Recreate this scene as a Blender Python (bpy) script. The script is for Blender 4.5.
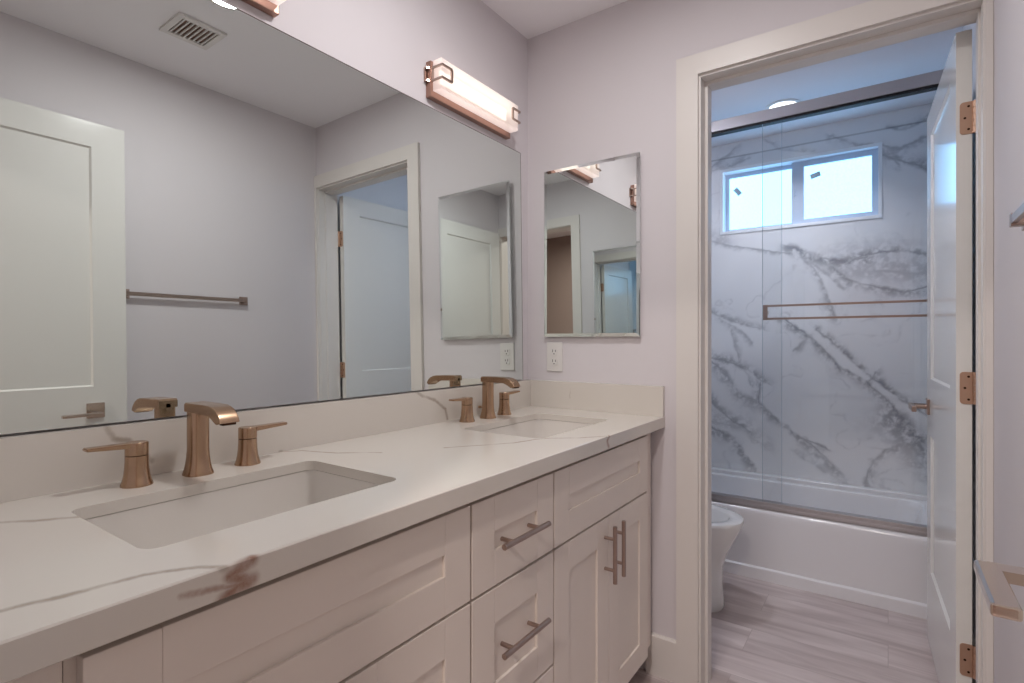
import bpy, bmesh, math, random
from mathutils import Vector, Matrix
random.seed(4)
for o in list(bpy.data.objects):
    bpy.data.objects.remove(o)
SC = bpy.context.scene
COL = SC.collection
pi = math.pi

# ------------------------------------------------------------------ camera
EYE = 1.171
cam_data = bpy.data.cameras.new('camera')
cam_data.sensor_fit = 'HORIZONTAL'
cam_data.sensor_width = 36.0
cam_data.lens = 535.12 / 1024 * 36.0
cam_data.shift_y = -0.9 / 1024
cam_data.clip_start = 0.01
cam = bpy.data.objects.new('camera', cam_data)
cam.location = (0, 0, EYE)
cam.rotation_euler = (pi / 2, 0, 0.6127)
COL.objects.link(cam)
SC.camera = cam

# ------------------------------------------------------------------ world, exposure
world = bpy.data.worlds.new('world')
SC.world = world
world.use_nodes = True
world.node_tree.nodes['Background'].inputs[0].default_value = (0.55, 0.75, 1, 1)
world.node_tree.nodes['Background'].inputs[1].default_value = 0.6
SC.view_settings.view_transform = 'Standard'
SC.view_settings.look = 'None'
SC.view_settings.exposure = 0.0
SC.view_settings.gamma = 1.0
SC.view_settings.use_curve_mapping = False


def lin(r, g, b):
    f = lambda c: (c / 255 / 12.92) if c / 255 <= 0.04045 else ((c / 255 + 0.055) / 1.055) ** 2.4
    return (f(r), f(g), f(b), 1.0)


def lamp(name, loc, size, power, color, rot=(0, 0, 0), spread=pi, shape='DISK', sy=0.1):
    d = bpy.data.lights.new(name, 'AREA')
    d.shape = shape
    d.size = size
    d.size_y = sy
    d.energy = power
    d.color = color
    d.spread = spread
    o = bpy.data.objects.new(name, d)
    o.location = loc
    o.rotation_euler = rot
    COL.objects.link(o)
    return o


CEIL = 2.405
P_ROOM, P_TUB, P_HALL = 9.4, 10.8, 29.0
C_ROOM, C_TUB, C_HALL = (1.0, 0.98, 0.98), (0.88, 0.91, 1.0), (1.0, 0.90, 0.84)
L_WINDOW = 4.0
L_VANITY = 2.2

# ------------------------------------------------------------------ dimensions (metres, camera stands over x=0, y=0)
XW = -1.208      # wall that carries the mirror
XR = 0.2198      # opposite wall
YE = 1.83        # end wall with the doorway
YE2 = 1.95
YB = 0.06        # wall the camera looks out of
YB2 = -0.055
YF = 3.53        # tiled wall over the tub
XT0, XT1 = -1.26, 0.242   # side walls of the tub room
YH = -1.7

# ------------------------------------------------------------------ mesh helpers


def link(name, me, m, parent=None, smooth=True, angle=35, loc=None):
    if smooth:
        for p in me.polygons:
            p.use_smooth = True
        try:
            me.set_sharp_from_angle(angle=math.radians(angle))
        except Exception:
            pass
    me.materials.append(m)
    o = bpy.data.objects.new(name, me)
    COL.objects.link(o)
    if parent:
        o.parent = parent
    return o


def build(name, bm, m, parent=None, smooth=True, angle=None, base=None, weighted=False):
    bmesh.ops.recalc_face_normals(bm, faces=bm.faces)
    if base is not None:
        bmesh.ops.translate(bm, verts=bm.verts, vec=-Vector(base))
    elif parent is not None:
        bmesh.ops.transform(bm, verts=bm.verts, matrix=world_of(parent).inverted())
    me = bpy.data.meshes.new(name)
    bm.to_mesh(me)
    bm.free()
    o = link(name, me, m, parent, smooth and angle is not None, angle)
    if weighted:
        wn = o.modifiers.new('weighted_normals', 'WEIGHTED_NORMAL')
        wn.keep_sharp = True
        wn.weight = 80
    if base is not None:
        o.location = base
        if parent is not None:
            o.location = world_of(parent).inverted() @ Vector(base)
    return o


def world_of(o):
    m = Matrix.LocRotScale(o.location, o.rotation_euler, o.scale)
    return world_of(o.parent) @ m if o.parent else m


def empty(name, loc, rz=0.0):
    o = bpy.data.objects.new(name, None)
    o.empty_display_size = 0.05
    o.location = loc
    o.rotation_euler = (0, 0, rz)
    COL.objects.link(o)
    return o


def tag(o, label=None, cat=None, group=None, kind=None):
    if label:
        o['label'] = label
    if cat:
        o['category'] = cat
    if group:
        o['group'] = group
    if kind:
        o['kind'] = kind
    return o


def struct(o, label=None, cat=None):
    return tag(o, label, cat, None, 'structure')


def copy_tree(o, parent=None):
    c = o.copy()
    COL.objects.link(c)
    c.parent = parent
    for ch in list(o.children):
        copy_tree(ch, c)
    return c


def BM():
    return bmesh.new()


def box(bm, x0, x1, y0, y1, z0, z1, bev=0.0, seg=2):
    v = [bm.verts.new(p) for p in ((x0, y0, z0), (x1, y0, z0), (x1, y1, z0), (x0, y1, z0),
                                   (x0, y0, z1), (x1, y0, z1), (x1, y1, z1), (x0, y1, z1))]
    fs = [bm.faces.new([v[i] for i in f]) for f in
          ((0, 3, 2, 1), (4, 5, 6, 7), (0, 1, 5, 4), (1, 2, 6, 5), (2, 3, 7, 6), (3, 0, 4, 7))]
    if bev > 0:
        es = list({e for f in fs for e in f.edges})
        bmesh.ops.bevel(bm, geom=es, offset=bev, segments=seg, profile=0.6, affect='EDGES')


def loft(bm, loops, cap0=True, cap1=True):
    rows = [[bm.verts.new(p) for p in l] for l in loops]
    n = len(rows[0])
    for a, b in zip(rows, rows[1:]):
        for i in range(n):
            bm.faces.new((a[i], a[(i + 1) % n], b[(i + 1) % n], b[i]))
    if cap0:
        bm.faces.new(rows[0][::-1])
    if cap1:
        bm.faces.new(rows[-1])
    return rows


def rrect(cx, cy, hx, hy, r, z, n=6):
    r = min(r, hx - 1e-4, hy - 1e-4)
    out = []
    for (sx, sy, a0) in ((1, 1, 0), (-1, 1, 90), (-1, -1, 180), (1, -1, 270)):
        for k in range(n + 1):
            a = math.radians(a0 + 90 * k / n)
            out.append((cx + sx * (hx - r) + r * math.cos(a), cy + sy * (hy - r) + r * math.sin(a), z))
    return out


def circ(cx, cy, r, z, n=28):
    return [(cx + r * math.cos(2 * pi * k / n), cy + r * math.sin(2 * pi * k / n), z) for k in range(n)]


def tube(bm, pts, r, n=14, flat=None):
    """round bar along pts; flat=(a,b) gives a rectangular section a (side) by b (up)"""
    pts = [Vector(p) for p in pts]
    loops = []
    for i, p in enumerate(pts):
        if i == 0:
            t = pts[1] - p
        elif i == len(pts) - 1:
            t = p - pts[i - 1]
        else:
            t = (pts[i + 1] - p).normalized() + (p - pts[i - 1]).normalized()
        t.normalize()
        up = Vector((0, 0, 1)) if abs(t.z) < 0.95 else Vector((1, 0, 0))
        s = t.cross(up).normalized()
        u = s.cross(t).normalized()
        k = 1.0
        if 0 < i < len(pts) - 1:
            c = (pts[i + 1] - p).normalized().dot((p - pts[i - 1]).normalized())
            k = 1 / math.sqrt(max(0.3, (1 + c) / 2))
        if flat:
            a, b = flat
            loops.append([p + s * x + u * y for x, y in ((-a, -b), (a, -b), (a, b), (-a, b))])
        else:
            loops.append([p + s * r * math.cos(2 * pi * j / n) + u * r * math.sin(2 * pi * j / n) for j in range(n)])
    loft(bm, loops)


def extrude_poly(bm, poly, axis, a, b, bev=0.0):
    """poly in the two other axes, extruded from a to b along axis"""
    def pt(p, t):
        q = list(p)
        q.insert(axis, t)
        return q
    va = [bm.verts.new(pt(p, a)) for p in poly]
    vb = [bm.verts.new(pt(p, b)) for p in poly]
    n = len(poly)
    f = [bm.faces.new(va[::-1]), bm.faces.new(vb)]
    for i in range(n):
        bm.faces.new((va[i], va[(i + 1) % n], vb[(i + 1) % n], vb[i]))
    if bev:
        es = list({e for q in f for e in q.edges})
        bmesh.ops.bevel(bm, geom=es, offset=bev, segments=3, profile=0.5, affect='EDGES')


def cut(o, cutters):
    """boolean away the cutters from o, keep one clean mesh"""
    for c in cutters:
        md = o.modifiers.new('cut', 'BOOLEAN')
        md.operation = 'DIFFERENCE'
        md.solver = 'EXACT'
        md.object = c
    dg = bpy.context.evaluated_depsgraph_get()
    me = bpy.data.meshes.new_from_object(o.evaluated_get(dg))
    o.modifiers.clear()
    old = o.data
    o.data = me
    bpy.data.meshes.remove(old)
    for c in cutters:
        bpy.data.objects.remove(c)
    return o


# ------------------------------------------------------------------ materials


def mat(name, col, rough=0.5, metal=0.0, spec=0.5, coat=0.0, noise=0.0, nscale=8.0, bump=0.0, bscale=200.0, emit=None):
    m = bpy.data.materials.new(name)
    m.use_nodes = True
    nt = m.node_tree
    b = nt.nodes['Principled BSDF']
    b.inputs['Base Color'].default_value = col
    b.inputs['Roughness'].default_value = rough
    b.inputs['Metallic'].default_value = metal
    b.inputs['Specular IOR Level'].default_value = spec
    b.inputs['Coat Weight'].default_value = coat
    b.inputs['Coat Roughness'].default_value = 0.05
    geo = nt.nodes.new('ShaderNodeNewGeometry')
    if noise:
        n = nt.nodes.new('ShaderNodeTexNoise')
        n.inputs['Scale'].default_value = nscale
        n.inputs['Detail'].default_value = 4
        nt.links.new(geo.outputs['Position'], n.inputs['Vector'])
        mx = nt.nodes.new('ShaderNodeMix')
        mx.data_type = 'RGBA'
        mx.blend_type = 'MULTIPLY'
        mx.inputs[0].default_value = 1
        cr = nt.nodes.new('ShaderNodeMapRange')
        cr.inputs[3].default_value = 1 - noise
        cr.inputs[4].default_value = 1 + noise
        nt.links.new(n.outputs[0], cr.inputs[0])
        mx.inputs[6].default_value = col
        nt.links.new(cr.outputs[0], mx.inputs[7])
        nt.links.new(mx.outputs[2], b.inputs['Base Color'])
    if bump:
        n = nt.nodes.new('ShaderNodeTexNoise')
        n.inputs['Scale'].default_value = bscale
        n.inputs['Detail'].default_value = 3
        nt.links.new(geo.outputs['Position'], n.inputs['Vector'])
        bp = nt.nodes.new('ShaderNodeBump')
        bp.inputs['Strength'].default_value = bump
        bp.inputs['Distance'].default_value = 0.001
        nt.links.new(n.outputs[0], bp.inputs['Height'])
        nt.links.new(bp.outputs[0], b.inputs['Normal'])
    return m


def brushed(name, col, rough, axis=2, amount=0.035):
    """metal with fine brush lines: noise stretched along one axis"""
    m = mat(name, col, rough, 1.0)
    nt = m.node_tree
    b = nt.nodes['Principled BSDF']
    geo = nt.nodes.new('ShaderNodeNewGeometry')
    mp = nt.nodes.new('ShaderNodeMapping')
    s = [900.0, 900.0, 900.0]
    s[axis] = 12.0
    mp.inputs['Scale'].default_value = s
    n = nt.nodes.new('ShaderNodeTexNoise')
    n.inputs['Scale'].default_value = 1.0
    mr = nt.nodes.new('ShaderNodeMapRange')
    mr.inputs[3].default_value = rough - amount
    mr.inputs[4].default_value = rough + amount
    nt.links.new(geo.outputs['Position'], mp.inputs['Vector'])
    nt.links.new(mp.outputs[0], n.inputs['Vector'])
    nt.links.new(n.outputs[0], mr.inputs[0])
    nt.links.new(mr.outputs[0], b.inputs['Roughness'])
    return m


def stone(name, base, veins, rough=0.12, warp=0.02, wscale=7.0, cloud=None, cloud_amt=0.0, cloud_scale=1.3, joints=None):
    """polished stone; veins = list of (points, half width, strength, colour index), colour list in base[1:]"""
    m = bpy.data.materials.new(name)
    m.use_nodes = True
    nt = m.node_tree
    N, L = nt.nodes, nt.links
    b = N['Principled BSDF']
    b.inputs['Roughness'].default_value = rough
    geo = N.new('ShaderNodeNewGeometry')
    nz = N.new('ShaderNodeTexNoise')
    nz.inputs['Scale'].default_value = wscale
    nz.inputs['Detail'].default_value = 5
    nz.inputs['Roughness'].default_value = 0.62
    L.new(geo.outputs['Position'], nz.inputs['Vector'])

    def vm(op, a=None, c=None, s=None):
        n = N.new('ShaderNodeVectorMath')
        n.operation = op
        for i, x in enumerate((a, c)):
            if x is None:
                continue
            if isinstance(x, (tuple, list)):
                n.inputs[i].default_value = x
            else:
                L.new(x, n.inputs[i])
        if s is not None:
            if isinstance(s, (int, float)):
                n.inputs['Scale'].default_value = s
            else:
                L.new(s, n.inputs['Scale'])
        return n

    def ma(op, a, c=None, clamp=False):
        n = N.new('ShaderNodeMath')
        n.operation = op
        n.use_clamp = clamp
        for i, x in enumerate((a, c)):
            if x is None:
                continue
            if isinstance(x, (int, float)):
                n.inputs[i].default_value = x
            else:
                L.new(x, n.inputs[i])
        return n.outputs[0]

    off = vm('SCALE', vm('SUBTRACT', nz.outputs['Color'], (0.5, 0.5, 0.5)).outputs[0], s=warp * 2)
    P = vm('ADD', geo.outputs['Position'], off.outputs[0]).outputs[0]
    # second noise breaks up the strength of the veins
    n2 = N.new('ShaderNodeTexNoise')
    n2.inputs['Scale'].default_value = wscale * 2.3
    n2.inputs['Detail'].default_value = 6
    n2.inputs['Roughness'].default_value = 0.7
    L.new(P, n2.inputs['Vector'])
    brk = N.new('ShaderNodeMapRange')
    brk.inputs[1].default_value = 0.3
    brk.inputs[2].default_value = 0.62
    brk.inputs[3].default_value = 0.35
    brk.inputs[4].default_value = 1.0
    L.new(n2.outputs[0], brk.inputs[0])
    cur = None
    chans = {}
    for pts, w, st, ci in veins:
        for a, c in zip(pts, pts[1:]):
            a, c = Vector(a), Vector(c)
            ba = c - a
            pa = vm('SUBTRACT', P, tuple(a)).outputs[0]
            h = ma('MULTIPLY', vm('DOT_PRODUCT', pa, tuple(ba)).outputs['Value'], 1 / max(1e-9, ba.length_squared), True)
            pr = vm('SCALE', tuple(ba), s=h).outputs[0]
            d = vm('LENGTH', vm('SUBTRACT', pa, pr).outputs[0]).outputs['Value']
            mr = N.new('ShaderNodeMapRange')
            mr.interpolation_type = 'SMOOTHSTEP'
            mr.inputs[1].default_value = w * 1.5
            mr.inputs[2].default_value = w * 0.25
            mr.inputs[3].default_value = 0
            mr.inputs[4].default_value = st
            L.new(d, mr.inputs[0])
            chans[ci] = mr.outputs[0] if ci not in chans else ma('MAXIMUM', chans[ci], mr.outputs[0])
    col = None

    def mix(f, a, c):
        n = N.new('ShaderNodeMix')
        n.data_type = 'RGBA'
        for i, x in ((0, f), (6, a), (7, c)):
            if isinstance(x, (int, float, tuple)):
                n.inputs[i].default_value = x
            else:
                L.new(x, n.inputs[i])
        return n.outputs[2]

    col = base[0]
    if cloud:
        n3 = N.new('ShaderNodeTexNoise')
        n3.inputs['Scale'].default_value = cloud_scale
        n3.inputs['Detail'].default_value = 7
        n3.inputs['Roughness'].default_value = 0.6
        L.new(P, n3.inputs['Vector'])
        mr = N.new('ShaderNodeMapRange')
        mr.interpolation_type = 'SMOOTHSTEP'
        mr.inputs[1].default_value = 0.45
        mr.inputs[2].default_value = 0.75
        mr.inputs[4].default_value = cloud_amt
        L.new(n3.outputs[0], mr.inputs[0])
        col = mix(mr.outputs[0], col, cloud)
    for ci, ch in sorted(chans.items()):
        f = ma('MULTIPLY', ch, brk.outputs[0]) if ci != 2 else ch
        col = mix(f, col, base[ci])
    if joints:
        sep = N.new('ShaderNodeSeparateXYZ')
        L.new(geo.outputs['Position'], sep.inputs[0])
        for ax, val, hw in joints:
            d = ma('ABSOLUTE', ma('SUBTRACT', sep.outputs[ax], val))
            col = mix(ma('MULTIPLY', ma('LESS_THAN', d, hw), 0.55), col, lin(120, 122, 128))
    if isinstance(col, tuple):
        b.inputs['Base Color'].default_value = col
    else:
        L.new(col, b.inputs['Base Color'])
    return m


def planks(name):
    m = bpy.data.materials.new(name)
    m.use_nodes = True
    nt = m.node_tree
    N, L = nt.nodes, nt.links
    b = N['Principled BSDF']
    b.inputs['Roughness'].default_value = 0.42
    geo = N.new('ShaderNodeNewGeometry')
    br = N.new('ShaderNodeTexBrick')
    br.offset = 0.37
    br.inputs['Scale'].default_value = 1.0
    br.inputs['Brick Width'].default_value = 1.22
    br.inputs['Row Height'].default_value = 0.18
    br.inputs['Mortar Size'].default_value = 0.0012
    br.inputs['Color1'].default_value = (0, 0, 0, 1)
    br.inputs['Color2'].default_value = (1, 1, 1, 1)
    br.inputs['Mortar'].default_value = (0, 0, 0, 1)
    L.new(geo.outputs['Position'], br.inputs['Vector'])
    # grain: noise stretched along x, shifted per plank
    sh = N.new('ShaderNodeVectorMath')
    sh.operation = 'MULTIPLY_ADD'
    L.new(br.outputs['Color'], sh.inputs[0])
    sh.inputs[1].default_value = (7, 3, 0)
    L.new(geo.outputs['Position'], sh.inputs[2])
    mp = N.new('ShaderNodeMapping')
    mp.inputs['Scale'].default_value = (1.2, 9, 1)
    L.new(sh.outputs[0], mp.inputs['Vector'])
    n = N.new('ShaderNodeTexNoise')
    n.inputs['Scale'].default_value = 1.6
    n.inputs['Detail'].default_value = 6
    n.inputs['Roughness'].default_value = 0.55
    n.inputs['Distortion'].default_value = 0.6
    L.new(mp.outputs[0], n.inputs['Vector'])
    cr = N.new('ShaderNodeValToRGB')
    cr.color_ramp.elements[0].position = 0.3
    cr.color_ramp.elements[0].color = lin(176, 160, 158)
    cr.color_ramp.elements[1].position = 0.68
    cr.color_ramp.elements[1].color = lin(218, 206, 204)
    e = cr.color_ramp.elements.new(0.5)
    e.color = lin(200, 186, 184)
    L.new(n.outputs[0], cr.inputs[0])
    mx = N.new('ShaderNodeMix')
    mx.data_type = 'RGBA'
    mx.blend_type = 'MULTIPLY'
    mr = N.new('ShaderNodeMapRange')
    mr.inputs[3].default_value = 0.95
    mr.inputs[4].default_value = 1.03
    L.new(br.outputs['Color'], mr.inputs[0])
    mx.inputs[0].default_value = 1
    L.new(cr.outputs[0], mx.inputs[6])
    L.new(mr.outputs[0], mx.inputs[7])
    mo = N.new('ShaderNodeMix')
    mo.data_type = 'RGBA'
    L.new(br.outputs['Fac'], mo.inputs[0])
    L.new(mx.outputs[2], mo.inputs[6])
    mo.inputs[7].default_value = lin(178, 164, 161)
    L.new(mo.outputs[2], b.inputs['Base Color'])
    return m


def glossy(name, col, rough=0.0):
    m = bpy.data.materials.new(name)
    m.use_nodes = True
    nt = m.node_tree
    nt.nodes.clear()
    g = nt.nodes.new('ShaderNodeBsdfGlossy')
    g.inputs['Color'].default_value = col
    g.inputs['Roughness'].default_value = rough
    o = nt.nodes.new('ShaderNodeOutputMaterial')
    nt.links.new(g.outputs[0], o.inputs[0])
    return m


def clear_glass(name, tint):
    m = bpy.data.materials.new(name)
    m.use_nodes = True
    nt = m.node_tree
    nt.nodes.clear()
    t = nt.nodes.new('ShaderNodeBsdfTransparent')
    t.inputs['Color'].default_value = tint
    g = nt.nodes.new('ShaderNodeBsdfGlossy')
    g.inputs['Roughness'].default_value = 0.0
    f = nt.nodes.new('ShaderNodeFresnel')
    f.inputs['IOR'].default_value = 1.45
    mx = nt.nodes.new('ShaderNodeMixShader')
    o = nt.nodes.new('ShaderNodeOutputMaterial')
    nt.links.new(f.outputs[0], mx.inputs[0])
    nt.links.new(t.outputs[0], mx.inputs[1])
    nt.links.new(g.outputs[0], mx.inputs[2])
    nt.links.new(mx.outputs[0], o.inputs[0])
    return m


def shade_glass(name, col, transp, glow):
    """white lamp glass: lets part of the lamp through, scatters the rest, faint glow of the opal glass itself"""
    m = bpy.data.materials.new(name)
    m.use_nodes = True
    nt = m.node_tree
    nt.nodes.clear()
    N, L = nt.nodes, nt.links
    t = N.new('ShaderNodeBsdfTransparent')
    d = N.new('ShaderNodeBsdfTranslucent')
    d.inputs['Color'].default_value = col
    e = N.new('ShaderNodeEmission')
    e.inputs['Color'].default_value = col
    e.inputs['Strength'].default_value = glow
    a = N.new('ShaderNodeAddShader')
    mx = N.new('ShaderNodeMixShader')
    mx.inputs[0].default_value = transp
    o = N.new('ShaderNodeOutputMaterial')
    L.new(d.outputs[0], mx.inputs[1])
    L.new(t.outputs[0], mx.inputs[2])
    L.new(mx.outputs[0], a.inputs[0])
    L.new(e.outputs[0], a.inputs[1])
    L.new(a.outputs[0], o.inputs[0])
    return m


def emitter(name, col, strength, noise=0.0, nscale=60.0):
    m = bpy.data.materials.new(name)
    m.use_nodes = True
    nt = m.node_tree
    nt.nodes.clear()
    e = nt.nodes.new('ShaderNodeEmission')
    e.inputs['Color'].default_value = col
    e.inputs['Strength'].default_value = strength
    o = nt.nodes.new('ShaderNodeOutputMaterial')
    if noise:
        geo = nt.nodes.new('ShaderNodeNewGeometry')
        n = nt.nodes.new('ShaderNodeTexNoise')
        n.inputs['Scale'].default_value = nscale
        n.inputs['Detail'].default_value = 4
        nt.links.new(geo.outputs['Position'], n.inputs['Vector'])
        mr = nt.nodes.new('ShaderNodeMapRange')
        mr.inputs[3].default_value = strength * (1 - noise)
        mr.inputs[4].default_value = strength * (1 + noise)
        nt.links.new(n.outputs[0], mr.inputs[0])
        nt.links.new(mr.outputs[0], e.inputs['Strength'])
    nt.links.new(e.outputs[0], o.inputs[0])
    return m


M = {}
M['wall'] = mat('wall_paint', lin(220, 214, 217), 0.75, noise=0.015, nscale=3, bump=0.15, bscale=260)
M['wall_tub'] = mat('tub_room_paint', lin(224, 224, 228), 0.7)
M['ceiling'] = mat('ceiling_paint', lin(246, 243, 246), 0.85, noise=0.01)
M['trim'] = mat('trim_paint', lin(226, 220, 215), 0.4)
M['door'] = mat('door_paint', lin(228, 226, 222), 0.16)
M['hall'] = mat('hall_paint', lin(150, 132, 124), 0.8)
M['cab'] = mat('cabinet_paint', lin(233, 222, 213), 0.38, noise=0.012, nscale=5)
M['cab_in'] = mat('cabinet_gap', lin(120, 98, 84), 0.7)
M['porcelain'] = mat('porcelain', lin(238, 237, 236), 0.08, coat=0.4)
M['acrylic'] = mat('tub_acrylic', lin(236, 234, 236), 0.16, coat=0.3)
M['bronze'] = brushed('champagne_bronze', lin(184, 154, 128), 0.25)
M['bronze_dark'] = mat('bronze_shadow_gap', lin(70, 45, 34), 0.5, 1.0)
M['copper'] = mat('copper_plate', lin(172, 138, 124), 0.35, 1.0, noise=0.03, nscale=20)
M['hinge'] = mat('rose_bronze', lin(196, 162, 140), 0.42, 1.0, noise=0.05, nscale=40)
M['nickel'] = brushed('brushed_nickel', lin(178, 158, 148), 0.3, axis=1)
M['chrome'] = brushed('shower_rail_metal', lin(200, 196, 197), 0.48, axis=0)
M['satin'] = brushed('satin_lever', lin(216, 200, 188), 0.16, axis=1, amount=0.05)
M['dark'] = mat('dark_slot', lin(30, 26, 26), 0.6)
M['mirror'] = glossy('mirror_silver', (0.77, 0.82, 0.80, 1))
M['mirror_small'] = glossy('cabinet_mirror', (0.86, 0.90, 0.89, 1))
M['mirror_edge'] = mat('mirror_edge', lin(90, 72, 66), 0.3, 0.6)
M['glass'] = clear_glass('shower_glass', (0.988, 0.993, 0.995, 1))
M['glass_edge'] = mat('glass_edge', lin(196, 210, 220), 0.1)
M['plastic'] = mat('white_plastic', lin(228, 224, 221), 0.35)
M['vinyl'] = mat('window_vinyl', lin(196, 208, 226), 0.4)  # white vinyl; its backlit blue shade is put into the colour
M['vinyl_trim'] = mat('window_trim', lin(240, 243, 247), 0.4)
M['pane'] = emitter('frosted_pane_daylight', (0.235, 0.56, 0.95, 1), L_WINDOW, 0.10, 90)
M['sticker'] = mat('grey_sticker', lin(205, 214, 218), 0.6)
M['shade'] = shade_glass('lamp_opal_glass', (1.0, 0.90, 0.87, 1), 0.25, 0.22)
M['led'] = emitter('lamp_panel', (1.0, 0.96, 0.84, 1), L_VANITY)
M['can'] = emitter('downlight_lens', (1.0, 0.93, 0.80, 1), 6.0)
M['can_tub'] = emitter('downlight_lens_cool', (0.95, 0.98, 1.0, 1), 2.2)
M['duct'] = mat('vent_duct', lin(120, 92, 80), 0.7)
M['basin'] = mat('sink_porcelain', lin(226, 220, 214), 0.12, coat=0.3)
M['floor'] = planks('plank_floor')
M['caulk'] = mat('caulk', lin(225, 222, 220), 0.5)

zc = 0.907
def ct(pts, z=zc):
    return [(x, y, z) for x, y in pts]
counter_veins = [
    (ct([(-1.10, 0.14), (-1.054, 0.208), (-1.014, 0.248), (-0.985, 0.290)]), 0.0065, 0.75, 1),
    (ct([(-0.715, 0.09), (-0.709, 0.14), (-0.695, 0.187), (-0.685, 0.256), (-0.657, 0.301), (-0.636, 0.318)]), 0.0055, 0.85, 1),
    (ct([(-1.18, 0.72), (-1.15, 0.76), (-1.062, 0.79), (-0.977, 0.85)]), 0.0042, 0.8, 1),
    (ct([(-0.892, 0.984), (-0.791, 1.134), (-0.761, 1.231), (-0.685, 1.296), (-0.636, 1.36)]), 0.0048, 0.85, 1),
    ([(-0.634, 0.352, 0.905), (-0.634, 0.327, 0.895), (-0.634, 0.352, 0.881), (-0.634, 0.320, 0.870)], 0.0105, 0.95, 3),
    ([(-0.634, 0.335, 0.882), (-0.634, 0.275, 0.890)], 0.0042, 0.8, 3),
    ([(-0.634, 1.376, 0.904), (-0.634, 1.362, 0.893), (-0.634, 1.372, 0.876)], 0.006, 0.8, 3),
    ([(-1.18, 0.378, 1.014), (-1.18, 0.388, 0.989), (-1.18, 0.412, 0.982), (-1.18, 0.452, 0.93)], 0.0055, 0.7, 1),
    ([(-1.18, 1.170, 1.016), (-1.18, 1.20, 1.000), (-1.18, 1.252, 0.980), (-1.18, 1.305, 0.945), (-1.18, 1.312, 0.915)], 0.0055, 0.85, 1),
    ([(-1.0, 1.81, 0.99), (-1.0, 1.81, 0.95)], 0.002, 0.35, 1),
]
M['counter'] = stone('veined_quartz', (lin(218, 211, 203), lin(156, 140, 125), lin(130, 120, 120), lin(146, 104, 84)),
                     counter_veins, rough=0.16, warp=0.012, wscale=9)


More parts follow.
